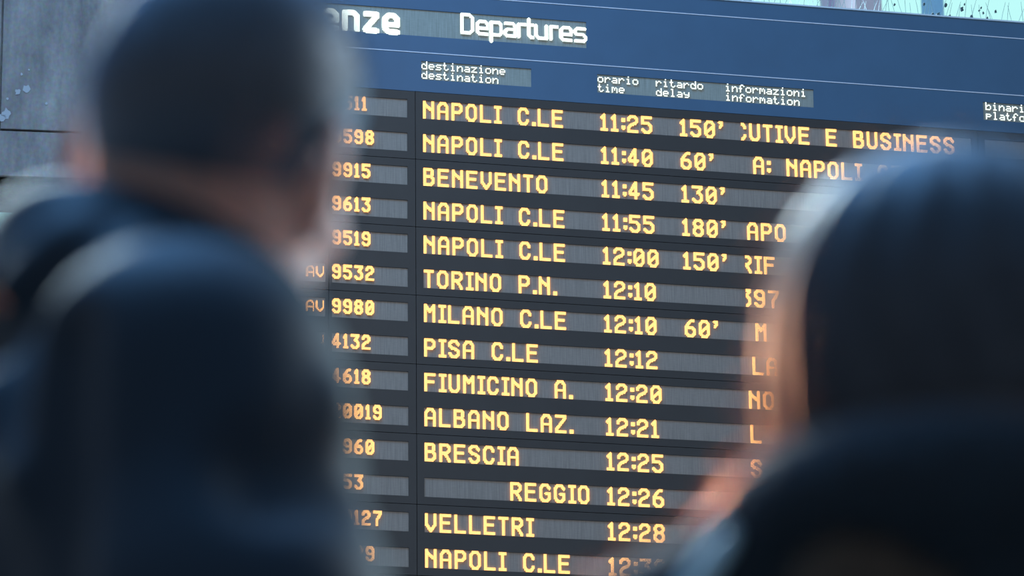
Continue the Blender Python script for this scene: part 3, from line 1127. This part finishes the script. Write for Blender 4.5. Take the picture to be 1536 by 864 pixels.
def trousers(root, m):
    f = Field(np.arange(-.24, .24, .007), np.arange(-.18, .18, .007), np.arange(.05, 1.08, .009))
    f.ell((0, -.006, .95), (.176, .125, .12), .04)
    for s in (-1, 1):
        f.chain([(s * .086, -.005, .90), (s * .097, .004, .50), (s * .102, -.014, .085)], [.094, .072, .060], .03)
    f.limit(lambda X, Y, Z: np.maximum(.075 - Z, Z - 1.04) + 0 * X + 0 * Y)
    V, Q = f.surface()
    return mesh_obj('trousers', relax(V, Q, 2), Q, m, root)


def shoes(root):
    for s in (-1, 1):
        f = Field(np.arange(.03, .20, .005), np.arange(-.12, .26, .006), np.arange(-.01, .14, .005))
        f.chain([(.10, -.03, .055), (.115, .12, .040), (.12, .185, .034)], [.048, .042, .036], .03)
        f.cap((.10, -.02, .08), (.10, -.018, .115), .046, .046, .02)
        f.limit(lambda X, Y, Z: .012 - Z + 0 * X + 0 * Y)
        V, Q = f.surface()
        V = relax(V, Q, 1)
        V[:, 0] *= s
        if s < 0:
            Q = Q[:, ::-1]
        sh = mesh_obj('shoe', V, Q, m_shoe, root)
        f = Field(np.arange(.03, .20, .005), np.arange(-.12, .26, .006), np.arange(-.008, .04, .004))
        f.chain([(.10, -.03, .02), (.115, .12, .02), (.12, .185, .02)], [.050, .046, .040], .03)
        f.limit(lambda X, Y, Z: np.maximum(.0005 - Z, Z - .018) + 0 * X + 0 * Y)
        V, Q = f.surface()
        V[:, 0] *= s
        if s < 0:
            Q = Q[:, ::-1]
        mesh_obj('sole', V, Q, m_sole, sh)


# ---------------------------------------------------------------- the man on the left
def rot_head(yaw, pitch, roll):
    return (Matrix.Rotation(math.radians(yaw), 3, 'Z') @ Matrix.Rotation(math.radians(roll), 3, 'Y') @ Matrix.Rotation(math.radians(pitch), 3, 'X'))


def head_frame(pivot, off, R):
    H = Matrix.Translation(Vector(pivot)) @ R.to_4x4() @ Matrix.Translation(Vector(off))
    return H, (lambda c: np.array(H @ Vector(c)))


man = empty('person', 'person with cropped dark hair in a midnight blue jacket, seen from behind at left', 'person', group=None)
man.rotation_euler = (0, 0, math.radians(-MAN_YAW))
R1 = rot_head(*MAN_HEAD)
H1, W1 = head_frame((0, .020, 1.52), (0, .012, .10), R1)
arms1 = {1: ((.175, -.012, 1.405), (.235, -.035, 1.11), (.235, .05, .87)), -1: ((-.175, -.012, 1.405), (-.235, -.035, 1.11), (-.235, .05, .87))}
V, Q = body_mesh(W1, R1, (0, .005, 1.50), arms1)
inv1 = np.array(H1.inverted())
hl = V @ inv1[:3, :3].T + inv1[:3, 3]


def hairline(y):
    return np.interp(y, [-.11, -.06, -.03, -.012, .01, .04, .066, .09], [-.020, -.020, -.022, -.002, .030, .020, .060, .075])


st = np.clip((hl[:, 2] - hairline(hl[:, 1]) + .034) / .055, 0, 1) * (np.abs(hl[:, 0]) < .074) * (hl[:, 2] > -.12) * (hl[:, 1] < .1)
mesh_obj('body', V, Q, m_skin, man, {'stubble': st})


def crop_hair(root, H, seed):
    f = Field(np.arange(-.10, .10, .004), np.arange(-.125, .115, .004), np.arange(-.08, .15, .004))
    f.ell((0, -.006, .042), (.0785, .098, .089), .02)
    f.ell((0, -.03, .012), (.071, .079, .076), .02)
    X, Y, Z = np.meshgrid(*f.ax, indexing='ij', sparse=True)
    g = np.clip((Z - hairline(Y)) / .07, 0, 1)
    f.F = f.F - (.0006 + .0050 * g * g * (3 - 2 * g))
    f.F = np.maximum(f.F, (hairline(Y) - Z) * .8 + 0 * X)
    V, Q = f.surface()
    V = relax(V, Q, 2)
    hair = mesh_obj('hair', V, Q, m_hair, root)
    hair.matrix_local = H
    P, N = scatter(V, Q, 16000, seed, lambda c: np.clip((c[:, 2] - hairline(c[:, 1]) - .004) / .03, 0, 1))
    gl = np.clip((P[:, 2] - hairline(P[:, 1])) / .06, .25, 1)
    g = np.random.default_rng(seed)
    D = N + g.normal(size=N.shape) * .35 + np.array((0, -.15, -.1))
    strands('hair_strands', P - N * .002, D, .0070 * gl * g.uniform(.6, 1.2, len(P)), .00022, m_strand, hair, .25, seed)
    return hair


crop_hair(man, H1, 3)

# jacket: trunk, sleeves, stand-up collar and folds
f = Field(np.arange(-.40, .40, .0065), np.arange(-.26, .24, .0065), np.arange(.78, 1.66, .0065))
f.ell((0, -.005, 1.26), (.190, .132, .26), .05)
f.ell((0, -.022, 1.34), (.195, .125, .15), .05)
f.cap((-.165, -.016, 1.405), (.165, -.016, 1.405), .070, .070, .05)
for s in (-1, 1):
    f.cap((0, -.012, 1.475), (s * .15, -.02, 1.43), .052, .055, .05)
f.ell((0, 0, .98), (.182, .130, .18), .05)
for s, (sh, el, wr) in arms1.items():
    el2 = np.array(el)
    wr2 = np.array(wr) + (np.array(el) - np.array(wr)) * .08
    f.chain([np.array(sh) + np.array((-s * .008, -.016, .012)), (np.array(sh) + el2) / 2 + np.array((s * .008, .012, 0)), el2, wr2], [.092, .086, .060, .046], .05)
JX = COLLAR
ring = []
for t in np.linspace(0, 2 * math.pi, 21):
    bk = (1 - math.cos(t)) / 2                     # 0 at the front, 1 at the back
    ring.append((math.sin(t) * JX['rx'], math.cos(t) * JX['ry'] + JX['cy'], JX['z0'] + JX['dz'] * bk + JX['tilt'] * math.sin(t)))
f.chain(ring, [JX['r']] * len(ring), .03)
f.chain([(p[0] * 1.12, p[1] * 1.02, p[2] - .045) for p in ring], [JX['r'] * 1.25] * len(ring), .04)
for (a, b_, ra, rb) in FOLDS:
    f.cap(a, b_, ra, rb, .022)
for (a, b_, ra, rb) in GROOVES:
    f.cap(a, b_, ra, rb, .03, 'sub')
f.limit(lambda X, Y, Z: .835 - Z + 0 * X + 0 * Y)
V, Q = f.surface()
jacket = mesh_obj('jacket', relax(V, Q, 2), Q, m_jacket, man)
trousers(man, m_jeans)
shoes(man)
finish(man, H1, 1, MAN_EAR, MAN_D)

# ---------------------------------------------------------------- the woman on the right
woman = empty('person', 'person with full dark hair and a black wool coat, at right', 'person')
woman.rotation_euler = (0, 0, math.radians(-WOMAN_YAW))
R2 = rot_head(0, 6, 0)
H2, W2 = head_frame((0, -.01, 1.52), (0, .012, .10), R2)
arms2 = {1: ((.165, -.012, 1.395), (.225, -.03, 1.11), (.225, .05, .87)), -1: ((-.165, -.012, 1.395), (-.225, -.03, 1.11), (-.225, .05, .87))}
V, Q = body_mesh(W2, R2, (0, -.018, 1.50), arms2)
mesh_obj('body', V, Q, m_skin, woman, {'stubble': np.zeros(len(V))})

# a full head of hair down to the collar, open in front of the face
f = Field(np.arange(-.19, .19, .005), np.arange(-.19, .16, .005), np.arange(-.21, .19, .005))
f.ell((0, -.015, .040), (.125, .120, .116), .03)
f.ell((0, -.030, -.050), (.128, .112, .120), .05)
f.ell((0, -.030, -.105), (.118, .100, .070), .05)
X, Y, Z = np.meshgrid(*f.ax, indexing='ij', sparse=True)
th = np.arctan2(X, -Y - .02)
f.F = f.F - .0018 * np.sin(th * 17 + np.sin(Z * 40) * .8) - .0012 * np.sin(th * 41 + Z * 25)
f.ell((0, .115, -.045), (.062, .085, .098), .03, None, 'sub')
V, Q = f.surface()
V = relax(V, Q, 1)
hair2 = mesh_obj('hair', V, Q, m_hair2, woman)
hair2.matrix_local = H2
P, N = scatter(V, Q, 9000, 11, lambda c: (c[:, 1] < .09) * 1.0)
g = np.random.default_rng(5)
D = N * .8 + g.normal(size=N.shape) * .5 + np.array((0, 0, -.5))
strands('hair_strands', P - N * .004, D, .030 * g.uniform(.3, 1.2, len(P)) ** 1.5, .00028, m_strand2, hair2, .6, 12, 3)

# coat with a thick rolled collar and raised shoulders
f = Field(np.arange(-.42, .42, .0065), np.arange(-.27, .25, .0065), np.arange(.50, 1.64, .0065))
f.ell((0, -.005, 1.24), (.198, .140, .27), .05)
f.cap((-.186, -.016, 1.418), (.186, -.016, 1.418), .088, .088, .05)
f.ell((0, -.01, .90), (.205, .150, .30), .06)
f.ell((0, -.01, .68), (.225, .165, .22), .06)
for s, (sh, el, wr) in arms2.items():
    wr2 = np.array(wr) + (np.array(el) - np.array(wr)) * .08
    f.chain([sh, el, wr2], [.088, .068, .056], .035)
CX = COAT
ring = []
for t in np.linspace(0, 2 * math.pi, 25):
    bk = (1 - math.cos(t)) / 2
    ring.append((math.sin(t) * CX['rx'], math.cos(t) * CX['ry'] + CX['cy'], CX['z0'] + CX['dz'] * bk))
f.chain(ring, [CX['r']] * len(ring), .03)
for s in (-1, 1):
    f.ell((s * .150, -.055, 1.466), (.046, .066, .042), .03)
f.ell((0, -.02, 1.43), (CX['rx'] + .02, CX['ry'] + .03, .07), .04)
f.limit(lambda X, Y, Z: .56 - Z + 0 * X + 0 * Y)
V, Q = f.surface()
V = relax(V, Q, 2)
coat = mesh_obj('coat', V, Q, m_coat, woman)
P, N = scatter(V, Q, 30000, 21, lambda c: (c[:, 2] > 1.05) * 1.0)
g = np.random.default_rng(8)
strands('wool_fuzz', P - N * .002, N + g.normal(size=N.shape) * .5, .018 * g.uniform(.3, 1.2, len(P)), .00026, m_wool, coat, .6, 22)
f = Field(np.arange(-.16, .06, .004), np.arange(-.22, -.10, .004), np.arange(1.36, 1.50, .004))
FT = [(-.108, -.146, 1.430), (-.098, -.154, 1.448), (-.082, -.160, 1.458), (-.060, -.164, 1.453), (-.035, -.166, 1.436), (-.010, -.166, 1.418)]
f.chain(FT, [.008, .010, .011, .011, .010, .008], .01)
V, Q = f.surface()
fur = mesh_obj('fur_trim', V, Q, m_furbase, woman)
fur['label'] = 'brown fur trim'
P, N = scatter(V, Q, 5000, 31)
g = np.random.default_rng(9)
strands('fur_hairs', P, N + g.normal(size=N.shape) * .4, .012 * g.uniform(.4, 1.2, len(P)), .0003, m_fur, fur, .5, 33)
# the end of a pale blue scarf coming out from under the collar
from mathutils.bvhtree import BVHTree
tree = BVHTree.FromPolygons([v.co.copy() for v in coat.data.vertices], [tuple(p.vertices) for p in coat.data.polygons])
dense = []
for a, b_ in zip(SCARF, SCARF[1:]):
    for t in np.linspace(0, 1, 8, endpoint=False):
        dense.append(Vector(a).lerp(Vector(b_), t))
pts, nrm = [], []
for q in dense:
    co, no, _, _ = tree.find_nearest(q)
    pts.append(co + no * .003)
    nrm.append(no)
b = MB()
for i, (p, n) in enumerate(zip(pts, nrm)):
    d = (pts[min(i + 1, len(pts) - 1)] - pts[max(i - 1, 0)]).normalized()
    w = d.cross(n).normalized()
    wd = .003 + .0055 * min(1, i / 8)
    for j in range(10):
        t = 2 * math.pi * j / 10
        b.v.append(tuple(p + w * wd * math.cos(t) + n * (.006 * math.sin(t) + .0012 * math.cos(3 * t))))
    if i:
        k = 10 * i
        for j in range(10):
            b.f.append((k - 10 + j, k - 10 + (j + 1) % 10, k + (j + 1) % 10, k + j))
b.f += [tuple(reversed(range(10))), tuple(len(b.v) - 10 + j for j in range(10))]
so = b.build('scarf', m_strap, woman, smooth=True)
so['label'] = 'pale blue scarf end'
trousers(woman, m_jeans)
shoes(woman)
finish(woman, H2, 1, WOMAN_EAR, WOMAN_D)
